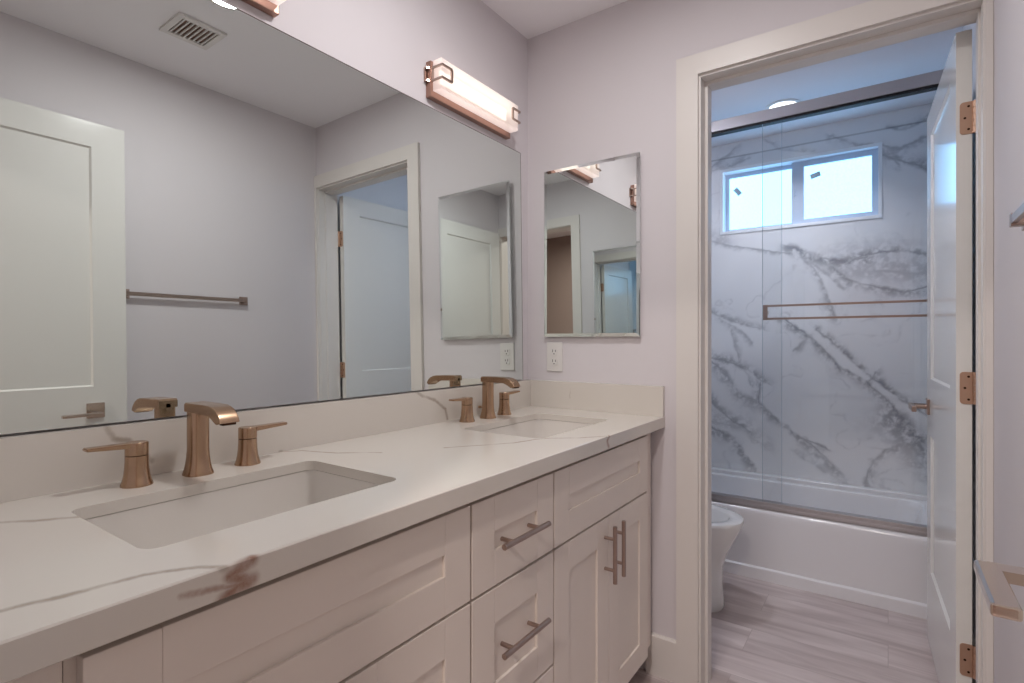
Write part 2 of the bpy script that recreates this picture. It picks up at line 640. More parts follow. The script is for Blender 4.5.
def fw(pts):
    return [(x, YF, z) for x, z in pts]
marble_veins = [
    (fw([(-0.47, 1.732), (-0.336, 1.664), (-0.203, 1.629), (-0.10, 1.635)]), 0.020, 0.85, 1),
    (fw([(-0.203, 1.629), (-0.027, 1.66), (0.082, 1.650), (0.17, 1.607), (0.28, 1.57)]), 0.015, 0.75, 1),
    (fw([(-0.256, 1.602), (-0.151, 1.502), (-0.001, 1.45), (0.082, 1.425), (0.17, 1.456), (0.28, 1.50)]), 0.016, 0.7, 1),
    (fw([(-0.2, 1.56), (-0.02, 1.56), (0.1, 1.53), (0.28, 1.53)]), 0.07, 0.42, 1),
    (fw([(-0.378, 1.636), (-0.31, 1.513), (-0.268, 1.402), (-0.241, 1.33)]), 0.012, 0.6, 1),
    (fw([(-0.41, 1.66), (-0.27, 1.55), (-0.2, 1.47)]), 0.01, 0.55, 1),
    (fw([(-0.506, 1.289), (-0.378, 1.199), (-0.215, 1.028), (-0.1, 0.943), (0.023, 0.798), (0.10, 0.68), (0.28, 0.45)]), 0.013, 0.85, 1),
    (fw([(-0.335, 1.232), (-0.203, 1.121), (-0.086, 0.971), (0.082, 0.835), (0.17, 0.783), (0.28, 0.72)]), 0.011, 0.8, 1),
    (fw([(-0.10, 0.94), (-0.06, 1.0)]), 0.010, 0.7, 1),
    (fw([(-0.378, 1.199), (-0.46, 1.11)]), 0.010, 0.6, 1),
    (fw([(0.04, 0.76), (0.168, 0.62), (0.28, 0.50)]), 0.045, 0.8, 1),
    (fw([(-1.2, 1.47), (-0.923, 1.351), (-0.799, 1.287), (-0.643, 1.236)]), 0.013, 0.65, 1),
    (fw([(-0.88, 1.31), (-0.74, 1.22), (-0.68, 1.15)]), 0.010, 0.5, 1),
    (fw([(-1.2, 1.12), (-0.926, 1.054), (-0.78, 1.02), (-0.706, 0.984), (-0.61, 0.921)]), 0.016, 0.7, 1),
    (fw([(-0.926, 1.03), (-0.84, 0.97), (-0.767, 0.845), (-0.66, 0.80)]), 0.022, 0.6, 1),
    (fw([(-0.80, 1.22), (-0.76, 1.05), (-0.68, 0.90)]), 0.010, 0.5, 1),
    (fw([(-0.626, 0.92), (-0.643, 0.785), (-0.566, 0.706), (-0.49, 0.659), (-0.42, 0.60), (-0.30, 0.56)]), 0.012, 0.7, 1),
    (fw([(-1.2, 0.95), (-0.926, 0.798), (-0.781, 0.657), (-0.70, 0.60)]), 0.014, 0.65, 1),
    (fw([(-1.2, 0.78), (-0.92, 0.619), (-0.787, 0.551), (-0.672, 0.379)]), 0.022, 0.7, 1),
    (fw([(-0.92, 0.66), (-0.74, 0.62), (-0.62, 0.52)]), 0.03, 0.4, 1),
    (fw([(-0.398, 0.592), (-0.28, 0.491), (-0.198, 0.389)]), 0.020, 0.65, 1),
    (fw([(-0.44, 0.50), (-0.30, 0.43), (-0.2, 0.37)]), 0.016, 0.4, 1),
    (fw([(-0.104, 0.381), (-0.072, 0.496), (-0.014, 0.579), (0.05, 0.62)]), 0.014, 0.6, 1),
    (fw([(-0.025, 2.189), (0.047, 2.145), (0.162, 2.078), (0.28, 2.04)]), 0.016, 0.7, 1),
    (fw([(-0.02, 2.23), (0.06, 2.20), (0.15, 2.23), (0.28, 2.19)]), 0.012, 0.6, 1),
    (fw([(-0.001, 2.319), (0.082, 2.30), (0.178, 2.332)]), 0.010, 0.6, 1),
    (fw([(-0.25, 2.34), (-0.16, 2.29), (-0.05, 2.24), (0.05, 2.12)]), 0.012, 0.55, 1),
    (fw([(-0.60, 2.38), (-0.52, 2.31), (-0.36, 2.27)]), 0.008, 0.5, 1),
    (fw([(-0.926, 2.27), (-0.84, 2.33), (-0.78, 2.39)]), 0.012, 0.5, 1),
    (fw([(-0.95, 2.25), (-0.84, 2.26), (-0.70, 2.30)]), 0.012, 0.5, 1),
    (fw([(-1.2, 1.90), (-0.926, 1.814), (-0.689, 1.727), (-0.474, 1.690)]), 0.007, 0.65, 1),
    (fw([(-0.96, 1.82), (-0.86, 1.79)]), 0.025, 0.5, 1),
]
M['marble'] = mat('marble_slab', (0.8, 0.8, 0.8, 1), 0.12)
_nt = M['marble'].node_tree
_a = _nt.nodes.new('ShaderNodeAttribute')
_a.attribute_name = 'vein_pattern'
_nt.links.new(_a.outputs['Color'], _nt.nodes['Principled BSDF'].inputs['Base Color'])
M['marble_plain'] = stone('marble_side', (lin(224, 226, 230), lin(118, 122, 132)), [
    ([(XT0, 2.9, 1.9), (XT0, 3.2, 1.4), (XT0, 3.5, 1.1)], 0.014, 0.7, 1),
    ([(XT1, 2.9, 0.8), (XT1, 3.2, 1.3), (XT1, 3.5, 1.55)], 0.014, 0.7, 1)], rough=0.07, warp=0.05, wscale=5.5,
    cloud=lin(190, 194, 202), cloud_amt=0.6, cloud_scale=2.0)

# ------------------------------------------------------------------ room shell
bm = BM(); box(bm, -1.5, 1.2, YH - 0.1, 3.75, -0.06, 0)
struct(build('floor', bm, M['floor'], smooth=False), 'grey brown wood plank floor of the bathroom', 'floor')
bm = BM(); box(bm, -1.5, 1.2, YH - 0.1, 3.75, CEIL, CEIL + 0.08)
struct(build('ceiling', bm, M['ceiling'], smooth=False), 'plain pale ceiling over the vanity and tub', 'ceiling')

bm = BM(); box(bm, XW - 0.1, XW, YB2, YE, 0, CEIL)
struct(build('wall_left', bm, M['wall'], smooth=False), 'pale mauve wall above the long mirror', 'wall')
bm = BM(); box(bm, XR, XR + 0.1, YB2, YE + 0.01, 0, CEIL)
struct(build('wall_right', bm, M['wall'], smooth=False), 'pale wall that carries the bronze towel bar', 'wall')
# end wall with the doorway to the tub
DX0, DX1, DZ = -0.534, 0.2, 2.072
bm = BM()
box(bm, XW - 0.1, DX0, YE, YE2, 0, CEIL)
box(bm, DX0, DX1 + 0.012, YE, YE2, DZ, CEIL)
box(bm, DX1 + 0.012, XR + 0.1, YE, YE2, 0, CEIL)
struct(build('wall_end', bm, M['wall'], smooth=False), 'pale mauve wall around the doorway to the tub', 'wall')
# wall behind, camera looks out of its doorway
EX0, EX1, EZ = -0.47, 0.2, 2.072
bm = BM()
box(bm, XW - 0.1, EX0, YB2, YB, 0, CEIL)
box(bm, EX0, EX1, YB2, YB, EZ, CEIL)
box(bm, EX1, XR + 0.1, YB2, YB, 0, CEIL)
struct(build('wall_back', bm, M['wall'], smooth=False), 'pale wall around the entry doorway, seen in the mirror', 'wall')
# hall behind
bm = BM()
box(bm, -1.2, -1.1, YH, YB2, 0, CEIL)
box(bm, 1.0, 1.1, YH, YB2, 0, CEIL)
box(bm, XR + 0.1, 1.1, YB2, YB2 + 0.1, 0, CEIL)
box(bm, -1.2, 1.1, YH - 0.1, YH, 0, CEIL)
struct(build('wall_hall', bm, M['hall'], smooth=False), 'dim brown hall wall, seen in the cabinet mirror', 'wall')
# tub room walls
WX0, WX1, WZ0, WZ1 = -0.866, -0.030, 1.842, 2.243
def marble_wall():
    """slab as a fine grid; each point carries the stone's own colour (veins drawn along polylines, frayed by noise)"""
    import numpy as np
    rng = np.random.RandomState(7)
    tab = rng.rand(256, 256)

    def vn(x, y):
        xi, yi = np.floor(x).astype(int), np.floor(y).astype(int)
        fx, fy = x - xi, y - yi
        fx, fy = fx * fx * (3 - 2 * fx), fy * fy * (3 - 2 * fy)
        g = lambda i, j: tab[i % 256, j % 256]
        a = g(xi, yi) * (1 - fx) + g(xi + 1, yi) * fx
        b = g(xi, yi + 1) * (1 - fx) + g(xi + 1, yi + 1) * fx
        return a * (1 - fy) + b * fy

    def fbm(x, y, f, n=5, o=0.0, r=0.55):
        t, w, tot = 0, 1.0, 0
        for k in range(n):
            t = t + w * vn(x * f + o + 17.3 * k, y * f + 2 * o + 9.1 * k)
            tot += w
            w *= r
            f *= 2.03
        return t / tot

    def lines(a, b, stops):
        st = sorted([a, b] + stops)
        out = []
        for p, q in zip(st, st[1:]):
            n = max(1, int(round((q - p) / 0.0045)))
            out += [p + (q - p) * k / n for k in range(n)]
        return out + [st[-1]]
    xs = lines(XT0 - 0.1, XT1 + 0.1, [WX0, WX1])
    zs = lines(0.0, CEIL, [WZ0, WZ1])
    X, Z = np.meshgrid(np.array(xs), np.array(zs), indexing='ij')
    wx = X + 0.05 * (fbm(X, Z, 4.5, 5, 3.0) - 0.5) + 0.016 * (fbm(X, Z, 22, 3, 5.0) - 0.5)
    wz = Z + 0.05 * (fbm(X, Z, 4.5, 5, 11.0) - 0.5) + 0.016 * (fbm(X, Z, 22, 3, 13.0) - 0.5)
    inten = np.zeros_like(X)
    fray = fbm(wx + 0.6 * wz, wz - 0.6 * wx, 30, 4, 21.0, 0.72)
    wid = fbm(X, Z, 6, 3, 31.0)
    for q, (pts, w, st, ci) in enumerate(marble_veins):
        best = np.full(X.shape, 9.0)
        side = np.zeros_like(X)
        for (ax, _, az), (bx, _, bz) in zip(pts, pts[1:]):
            dx, dz = bx - ax, bz - az
            h = np.clip(((wx - ax) * dx + (wz - az) * dz) / (dx * dx + dz * dz), 0, 1)
            ex, ez = wx - ax - h * dx, wz - az - h * dz
            d = np.hypot(ex, ez)
            m = d < best
            best = np.where(m, d, best)
            side = np.where(m, np.sign(ex * dz - ez * dx), side)
        sg = 1 if q % 2 else -1
        wl = w * (0.5 + 1.7 * wid)
        wl = np.where(side * sg > 0, wl * 0.55, wl * 1.7)
        soft = np.exp(-(best / (wl * 0.98)) ** 2) * np.clip((fray - 0.27) * 3.0, 0.15, 1)
        core = np.exp(-(best / (0.0035 + 0.10 * w)) ** 2) * np.clip((wid - 0.22) * 2.4, 0.1, 1)
        inten = np.maximum(inten, st * np.maximum(soft * 0.92, core * 1.0))
    ridge = 1 - np.abs(2 * fbm(wx, wz, 3.1, 4, 41.0, 0.5) - 1)
    inten = np.maximum(inten, 0.22 * np.clip((ridge - 0.965) / 0.03, 0, 1) * np.clip((fray - 0.35) * 3, 0, 1))
    cloud = np.clip((fbm(wx, wz, 2.2, 5, 51.0) - 0.46) * 3.0, 0, 1) * 0.32
    base, grey, vein = (np.array(lin(*c)[:3]) for c in ((234, 234, 236), (202, 205, 212), (108, 110, 120)))
    c = base + (grey - base) * cloud[..., None]
    c = c + (vein - c) * np.clip(inten, 0, 1)[..., None]
    seam = np.abs(Z - 2.317) < 0.0035
    c[seam] = c[seam] * 0.62
    bm = BM()
    vv = {}
    def V(i, k):
        if (i, k) not in vv:
            vv[(i, k)] = bm.verts.new((xs[i], YF, zs[k]))
        return vv[(i, k)]
    for i in range(len(xs) - 1):
        for k in range(len(zs) - 1):
            xm, zm_ = (xs[i] + xs[i + 1]) / 2, (zs[k] + zs[k + 1]) / 2
            if WX0 < xm < WX1 and WZ0 < zm_ < WZ1:
                continue
            bm.faces.new((V(i, k), V(i + 1, k), V(i + 1, k + 1), V(i, k + 1)))
    cols = [c[i, k] for (i, k) in vv]
    # thickness: back face and the sides of the window opening
    x0, x1, yb = XT0 - 0.1, XT1 + 0.1, YF + 0.14
    def quad(*p):
        bm.faces.new([bm.verts.new(q) for q in p])
    for a, b, e, f in ((x0, WX0, 0, CEIL), (WX1, x1, 0, CEIL), (WX0, WX1, 0, WZ0), (WX0, WX1, WZ1, CEIL)):
        quad((a, yb, e), (a, yb, f), (b, yb, f), (b, yb, e))
    for p, q in (((WX0, WZ0), (WX1, WZ0)), ((WX1, WZ0), (WX1, WZ1)), ((WX1, WZ1), (WX0, WZ1)), ((WX0, WZ1), (WX0, WZ0)),
                 ((x0, 0), (x1, 0)), ((x1, 0), (x1, CEIL)), ((x1, CEIL), (x0, CEIL)), ((x0, CEIL), (x0, 0))):
        quad((p[0], YF, p[1]), (q[0], YF, q[1]), (q[0], yb, q[1]), (p[0], yb, p[1]))
    me = bpy.data.meshes.new('wall_far')
    n_front = len(vv)
    bm.verts.index_update()
    bm.to_mesh(me)
    bm.free()
    at = me.color_attributes.new('vein_pattern', 'FLOAT_COLOR', 'POINT')
    arr = np.empty((len(me.vertices), 4), dtype=np.float32)
    arr[:, :3] = base
    arr[:, 3] = 1
    arr[:n_front, :3] = np.array(cols)
    at.data.foreach_set('color', arr.ravel())
    return link('wall_far', me, M['marble'], None, False)
struct(marble_wall(), 'grey veined white marble wall over the bathtub', 'wall')
for side, xa, xb in (('tub_left', XT0 - 0.1, XT0), ('tub_right', XT1, XT1 + 0.1)):
    bm = BM(); box(bm, xa, xb, YE2, 2.83, 0, CEIL)
    struct(build('wall_' + side, bm, M['wall_tub'], smooth=False), 'painted side wall of the tub room', 'wall')
    bm = BM(); box(bm, xa, xb, 2.83, YF, 0, CEIL)
    struct(build('wall_%s_tile' % side, bm, M['marble_plain'], smooth=False), 'marble side wall at the tub end', 'wall')

# ------------------------------------------------------------------ door trim (casing, jambs, stops)
bm = BM()
yo, yi = YE - 0.016, YE
CX0, CZ1 = -0.591, 2.128           # outer corner of the casing
box(bm, CX0, -0.519, yo, yi, 0, CZ1)
box(bm, -0.519, XR - 0.001, yo, yi, 2.060, CZ1)
box(bm, 0.203, XR - 0.001, yo, yi, 0, 2.060)
jy0, jy1 = YE - 0.004, YE2 + 0.004
box(bm, DX0, -0.512, jy0, jy1, 0, 2.052, 0.001)
box(bm, 0.200, 0.212, jy0, jy1, 0, 2.052, 0.001)
box(bm, DX0, 0.212, jy0, jy1, 2.052, DZ, 0.001)
ys0, ys1 = YE + 0.040, YE2 - 0.034
box(bm, -0.512, -0.501, ys0, ys1, 0, 2.041, 0.001)
box(bm, 0.195, 0.200, ys0, ys1, 0, 2.041)
box(bm, -0.512, 0.200, ys0, ys1, 2.041, 2.052, 0.001)
# tub side casing
box(bm, CX0, -0.519, YE2, YE2 + 0.016, 0, CZ1)
box(bm, -0.519, 0.203, YE2, YE2 + 0.016, 2.060, CZ1)
struct(build('trim_1', bm, M['trim']), 'white door casing around the doorway to the tub', 'door casing')
bm = BM()
yo, yi = YB + 0.016, YB
box(bm, EX0 - 0.06, EX0 + 0.01, yi, yo, 0, CZ1)
box(bm, EX0 + 0.01, XR - 0.001, yi, yo, 2.060, CZ1)
box(bm, 0.203, XR - 0.001, yi, yo, 0, 2.060)
box(bm, EX0, EX0 + 0.015, YB2 - 0.004, YB + 0.004, 0, 2.056, 0.001)
box(bm, EX1 - 0.001, EX1 + 0.012, YB2 - 0.004, YB + 0.004, 0, 2.056, 0.001)
box(bm, EX0, EX1, YB2 - 0.004, YB + 0.004, 2.056, EZ, 0.001)
box(bm, EX0 - 0.06, EX0 + 0.01, YB2 - 0.016, YB2, 0, CZ1)
box(bm, EX0 + 0.01, 0.21, YB2 - 0.016, YB2, 2.060, CZ1)
box(bm, 0.203, 0.27, YB2 - 0.016, YB2, 0, CZ1)
struct(build('trim_2', bm, M['trim']), 'white door casing around the entry doorway, seen in mirrors', 'door casing')

# baseboards
def baseboard(name, poly_axis, a, b, face, sgn, label, h=0.142, t=0.014):
    prof = [(0, 0), (t, 0), (t, h - 0.006), (t * 0.8, h - 0.002), (t * 0.6, h), (0, h)]
    bm = BM()
    if poly_axis == 0:      # runs along x, profile in y,z
        extrude_poly(bm, [(face + sgn * p, z) for p, z in prof], 0, a, b)
    else:                   # runs along y, profile in x,z
        extrude_poly(bm, [(face + sgn * p, z) for p, z in prof], 1, a, b)
    struct(build(name, bm, M['trim'], smooth=False), label, 'baseboard')
baseboard('baseboard_end', 0, -0.70, CX0, YE, -1, 'white baseboard between the vanity and door casing')
baseboard('baseboard_right', 1, YB + 0.016, YE - 0.016, XR, -1, 'white baseboard under the towel bar wall')
baseboard('baseboard_tub_right', 1, YE2 + 0.02, 2.83, XT1, -1, 'white baseboard behind the open tub room door')
baseboard('baseboard_tub_left', 1, YE2 + 0.02, 2.83, XT0, 1, 'white baseboard behind the toilet')

# ------------------------------------------------------------------ window over the tub
bm = BM()
fy0 = YF - 0.006
def ring(bm, x0, x1, z0, z1, t, y0, y1, bev=0.001):
    box(bm, x0, x1, y0, y1, z0, z0 + t, bev); box(bm, x0, x1, y0, y1, z1 - t, z1, bev)
    box(bm, x0, x0 + t, y0, y1, z0 + t, z1 - t, bev); box(bm, x1 - t, x1, y0, y1, z0 + t, z1 - t, bev)
ring(bm, WX0 - 0.004, WX1 + 0.004, WZ0 - 0.004, WZ1 + 0.004, 0.018, fy0, YF + 0.13)
win = struct(build('window_1', bm, M['vinyl_trim'], base=((WX0 + WX1) / 2, YF, WZ0)), 'white framed frosted sliding window high in the marble wall', 'window')
sy0, sy1 = YF + 0.055, YF + 0.085
bm = BM(); ring(bm, WX0 + 0.010, -0.436, WZ0 + 0.010, WZ1 - 0.012, 0.026, sy0 + 0.012, sy1 + 0.012); build('sash', bm, M['vinyl'], win)
bm = BM(); ring(bm, -0.470, WX1 - 0.010, WZ0 + 0.010, WZ1 - 0.012, 0.034, sy0 - 0.020, sy1 - 0.020); box(bm, -0.437, -0.406, sy0 - 0.0195, sy1 - 0.0205, WZ0 + 0.0438, WZ1 - 0.0458); build('sash', bm, M['vinyl'], win)
bm = BM(); box(bm, WX0 + 0.036, -0.460, sy1 - 0.004, sy1 + 0.002, WZ0 + 0.036, WZ1 - 0.038); p1 = build('pane', bm, M['pane'], win)
bm = BM(); box(bm, -0.438, WX1 - 0.042, sy1 - 0.034, sy1 - 0.028, WZ0 + 0.042, WZ1 - 0.044); p2 = build('pane', bm, M['pane'], win)
bm = BM(); box(bm, -0.456, -0.448, sy0 - 0.030, sy0 - 0.018, 2.03, 2.07, 0.002); build('latch', bm, M['vinyl'], win)
for (cx, cz, a, par, yy) in ((-0.783, 2.118, -52, p1, sy1 - 0.006), (-0.348, 2.138, 16, p2, sy1 - 0.036)):
    bm = BM(); box(bm, -0.026, 0.026, -0.001, 0.001, -0.014, 0.014, 0.0003)
    box(bm, -0.018, 0.018, -0.0015, 0.001, -0.001, 0.001)
    bmesh.ops.transform(bm, verts=bm.verts, matrix=Matrix.Translation((cx, yy, cz)) @ Matrix.Rotation(math.radians(-a), 4, 'Y'))
    tag(build('sticker', bm, M['sticker'], par), 'small grey sticker on the frosted pane')

# ------------------------------------------------------------------ doors


def shaker(bm, w, h, t, stile, rails, recess, bev=0.0012, k=0.0):
    """framed panel in x (width), z (height), y (thickness, centred): rails = list of (z0,z1)"""
    box(bm, 0, stile, -t / 2, t / 2, 0, h, bev); box(bm, w - stile, w, -t / 2, t / 2, 0, h, bev)
    for z0, z1 in rails:
        box(bm, stile, w - stile, -t / 2, t / 2, z0, z1, bev)
    rails = sorted(rails)
    for (a, b) in zip(rails, rails[1:]):
        box(bm, stile - 0.004, w - stile + 0.004, -t / 2 + recess, t / 2 - recess, a[1] - 0.004, b[0] + 0.004)
        # small sloped moulding around the sunk panel
        for s in (-1, 1) if k else ():
            o = s * (t / 2 - 0.001); i = s * (t / 2 - recess)
            x0, x1, z0, z1 = stile, w - stile, a[1], b[0]
            q = [[(x0, o, z0), (x1, o, z0), (x1, o, z1), (x0, o, z1)], [(x0 + k, i, z0 + k), (x1 - k, i, z0 + k), (x1 - k, i, z1 - k), (x0 + k, i, z1 - k)]]
            A = [bm.verts.new(p) for p in q[0]]; B = [bm.verts.new(p) for p in q[1]]
            for j in range(4):
                bm.faces.new((A[j], A[(j + 1) % 4], B[(j + 1) % 4], B[j]))


DOOR_T = 0.035
def lever_set(parent, u, z, d_out, direction, mname, shank=0.055, length=0.125, bar=(0.0075, 0.011), flat_shank=None):
    """lever in the door's own frame: u along the door, d_out side (+1/-1 in local y), bar pointing direction along u"""
    W = world_of(parent)
    y0 = d_out * DOOR_T / 2
    ys = sorted((y0, y0 + d_out * 0.008))
    bm = BM(); q = 0.010 if flat_shank else 0.0
    box(bm, u - 0.029 + q, u + 0.029 + q, ys[0], ys[1], z - 0.029 + q, z + 0.029 + q, 0.0015)
    bmesh.ops.transform(bm, verts=bm.verts, matrix=W)
    ro = build('rosette', bm, M[mname], parent)
    bm = BM()
    yb = y0 + d_out * shank
    tube(bm, [(u, y0 + d_out * 0.008, z), (u, yb, z)], 0.0105, 24, flat=flat_shank)
    x0, x1 = sorted((u - direction * 0.012, u + direction * length))
    ya, yb2 = sorted((yb - d_out * bar[0], yb + d_out * bar[0]))
    box(bm, x0, x1, ya, yb2, z - bar[1], z + bar[1], 0.0035, 3)
    bmesh.ops.transform(bm, verts=bm.verts, matrix=W)
    build('lever', bm, M[mname], ro)


def hinge(parent, z, y_side):
    """butt hinge at the door's hinge edge (local x=0): one leaf on the door edge, knuckle at the corner"""
    W = world_of(parent)
    bm = BM()
    pts = []
    h, wd, r = 0.045, 0.031, 0.009
    for k in range(7):
        a = math.radians(90 + 90 * k / 6); pts.append((-wd + r + r * math.cos(a), h - r + r * math.sin(a)))
    for k in range(7):
        a = math.radians(180 + 90 * k / 6); pts.append((-wd + r + r * math.cos(a), -h + r + r * math.sin(a)))
    pts += [(0, -h), (0, h)]
    s = y_side
    poly = [(s * (DOOR_T / 2 + 0.004 + q), z + zz) for q, zz in pts]
    extrude_poly(bm, poly, 0, -0.0025, 0.001)
    for k in range(5):
        z0 = z - h + k * 2 * h / 5
        tube(bm, [(-0.003, s * (DOOR_T / 2 + 0.006), z0 + 0.0006), (-0.003, s * (DOOR_T / 2 + 0.006), z0 + 2 * h / 5 - 0.0006)], 0.0058, 12)
    # jamb leaf
    box(bm, -0.034, -0.004, s * (DOOR_T / 2 + 0.011) - 0.001, s * (DOOR_T / 2 + 0.011) + 0.001, z - h, z + h, 0.0004)
    bmesh.ops.transform(bm, verts=bm.verts, matrix=W)
    hg = build('hinge', bm, M['hinge'], parent)
    for zz, q in ((-0.032, 0.012), (0.0, 0.020), (0.032, 0.012)):
        bm = BM()
        yc = s * (DOOR_T / 2 + 0.004 - q)
        loft(bm, [[(x, yc + 0.0032 * math.cos(2 * pi * k / 12), z + zz + 0.0032 * math.sin(2 * pi * k / 12)) for k in range(12)] for x in (-0.0032, -0.0024)])
        bmesh.ops.transform(bm, verts=bm.verts, matrix=W)
        build('screw', bm, M['bronze_dark'], hg)
    return hg


def make_door(name, loc, rz, w, h, lever_z, label, hinge_side, m_lever_in, lever_out):
    o = empty(name, loc, rz)
    struct(o, label, 'door')
    bm = BM()
    shaker(bm, w, h, DOOR_T, 0.112, [(0, 0.285), (0.80, 1.015), (h - 0.098, h)], 0.008, bev=0.0, k=0.006)
    bmesh.ops.translate(bm, verts=bm.verts, vec=(0, 0, 0.012))
    bmesh.ops.transform(bm, verts=bm.verts, matrix=world_of(o))
    build('leaf', bm, M['door'], o)
    for z in (0.275, 1.038, 1.795):
        hinge(o, z, hinge_side)
    return o

# tub room door: hinged on the right jamb, swung into the tub room; local +x runs from hinge to free edge
tub_door = make_door('door_1', (0.1745, 1.962, 0), math.radians(92.6), 0.700, 2.030, 0.92,
                     'white two-panel door swung open into the tub room', -1, None, None)
lever_set(tub_door, 0.640, 0.918, 1, -1, 'nickel')
lever_set(tub_door, 0.640, 0.918, -1, -1, 'nickel')
# entry door: hinged at the entry, standing open along the right wall
entry_door = make_door('door_2', (0.1725, 0.150, 0), math.radians(90.0), 0.732, 2.055, 0.95,
                       'white two-panel entry door standing open along right wall, bronze lever', -1, None, None)
lever_set(entry_door, 0.615, 0.924, 1, -1, 'satin', shank=0.067, length=0.111, bar=(0.0112, 0.0062), flat_shank=(0.012, 0.006))

# ------------------------------------------------------------------ vanity cabinets
FX = -0.660      # front plane of doors and drawers
CXF = -0.680     # carcass face
ZB, ZT = 0.107, 0.868


def front(name, parent, y0, y1, z0, z1, st=0.072, rail=0.072, bev=0.0014):
    bm = BM()
    g = 0.0015
    w, h = (y1 - y0) - 2 * g, (z1 - z0) - 2 * g
    shaker(bm, w, h, 0.02, st, [(0, rail), (h - rail, h)], 0.006, bev)
    # local x -> world y, local y -> world x
    mtx = Matrix.Translation((FX - 0.010, y0 + g, z0 + g)) @ Matrix(((0, 1, 0, 0), (1, 0, 0, 0), (0, 0, 1, 0), (0, 0, 0, 1)))
    bmesh.ops.transform(bm, verts=bm.verts, matrix=mtx)
    return build(name, bm, M['cab'], parent)


def pull(parent, y, z, length, vertical):
    bm = BM()
    x = FX + 0.032
    hl = length / 2
    d = Vector((0, 0, 1)) if vertical else Vector((0, 1, 0))
    c = Vector((x, y, z))
    tube(bm, [c - d * hl, c + d * hl], 0.0062, 18)
    for s in (-1, 1):
        q = c + d * s * (hl - 0.036)
        tube(bm, [(FX - 0.001, q.y, q.z), (x, q.y, q.z)], 0.0048, 14)
    return build('bar_handle', bm, M['nickel'], parent, angle=40)


def carcass(parent, y0, y1):
    bm = BM()
    back = XW + 0.006
    fx = CXF - 0.0182
    box(bm, back, fx, y0, y0 + 0.016, ZB, ZT - 0.001)
    box(bm, back, CXF - 0.0852, y0, y0 + 0.016, 0, ZB - 0.0002)
    box(bm, back, fx, y1 - 0.016, y1, ZB, ZT - 0.001)
    box(bm, back, CXF - 0.0852, y1 - 0.016, y1, 0, ZB - 0.0002)
    box(bm, back, fx, y0 + 0.0162, y1 - 0.0162, ZB, ZB + 0.016)
    box(bm, back, back + 0.012, y0 + 0.0162, y1 - 0.0162, ZB + 0.0162, 0.70)
    box(bm, CXF - 0.018, CXF, y0 + 0.0302, y1 - 0.0302, ZT - 0.04, ZT - 0.001)      # face frame
    box(bm, CXF - 0.018, CXF, y0 + 0.0302, y1 - 0.0302, 0.655, 0.680)
    box(bm, CXF - 0.018, CXF, y0, y0 + 0.03, ZB, ZT - 0.001)
    box(bm, CXF - 0.018, CXF, y1 - 0.03, y1, ZB, ZT - 0.001)
    o = build('carcass', bm, M['cab'], parent, smooth=False)
    bm = BM(); box(bm, CXF - 0.085, CXF - 0.07, y0 + 0.016, y1 - 0.016, 0, ZB)
    build('toe_kick', bm, M['cab'], parent, smooth=False)
    return o


def cabinet(label, y0, y1):
    o = empty('vanity_cabinet', (-0.94, (y0 + y1) / 2, 0))
    tag(o, label, 'cabinet', 'vanity cabinets under the counter')
    carcass(o, y0, y1)
    return o

ZM0, ZM1 = 0.658, 0.669
c1 = cabinet('white sink cabinet under the nearer sink, left of the drawers', 0.181, 0.802)
front('false_front', c1, 0.190, 0.8005, ZM1 - 0.002, 0.8535)
d = front('cabinet_door', c1, 0.190, 0.4955, ZB, ZM1 - 0.005); pull(d, 0.462, 0.568, 0.158, True)
d = front('cabinet_door', c1, 0.4955, 0.8005, ZB, ZM1 - 0.005); pull(d, 0.529, 0.568, 0.158, True)
c2 = cabinet('white bank of drawers with horizontal bar handles, between the sink cabinets', 0.8025, 1.1145)
for z0, z1, zp in ((ZM1 - 0.002, 0.8535, 0.757), (0.392, ZM1 - 0.005, 0.538), (ZB, 0.389, 0.255)):
    d = front('drawer', c2, 0.8035, 1.1135, z0, z1); pull(d, 0.953, zp, 0.173, False)
c3 = cabinet('white sink cabinet under the farther sink, with two vertical bar handles', 1.115, 1.740)
front('false_front', c3, 1.1165, 1.735, ZM1 - 0.002, 0.8535)
d = front('cabinet_door', c3, 1.1165, 1.426, ZB, ZM1 - 0.005); pull(d, 1.398, 0.567, 0.160, True)
d = front('cabinet_door', c3, 1.426, 1.735, ZB, ZM1 - 0.005); pull(d, 1.458, 0.567, 0.160, True)
# filler strips to the walls
bm = BM(); box(bm, CXF - 0.03, CXF, 1.742, 1.812, ZB, ZT - 0.001, 0.001)
tag(build('filler_strip', bm, M['cab'], base=(CXF - 0.015, 1.777, ZB)), 'narrow white filler strip between the farther cabinet and end wall', 'filler strip')
bm = BM(); box(bm, CXF - 0.03, CXF + 0.004, YB + 0.002, 0.1795, ZB, ZT - 0.001, 0.001)
tag(build('filler_strip', bm, M['cab'], base=(CXF - 0.015, 0.12, ZB)), 'white filler strip at near left end of the vanity', 'filler strip')

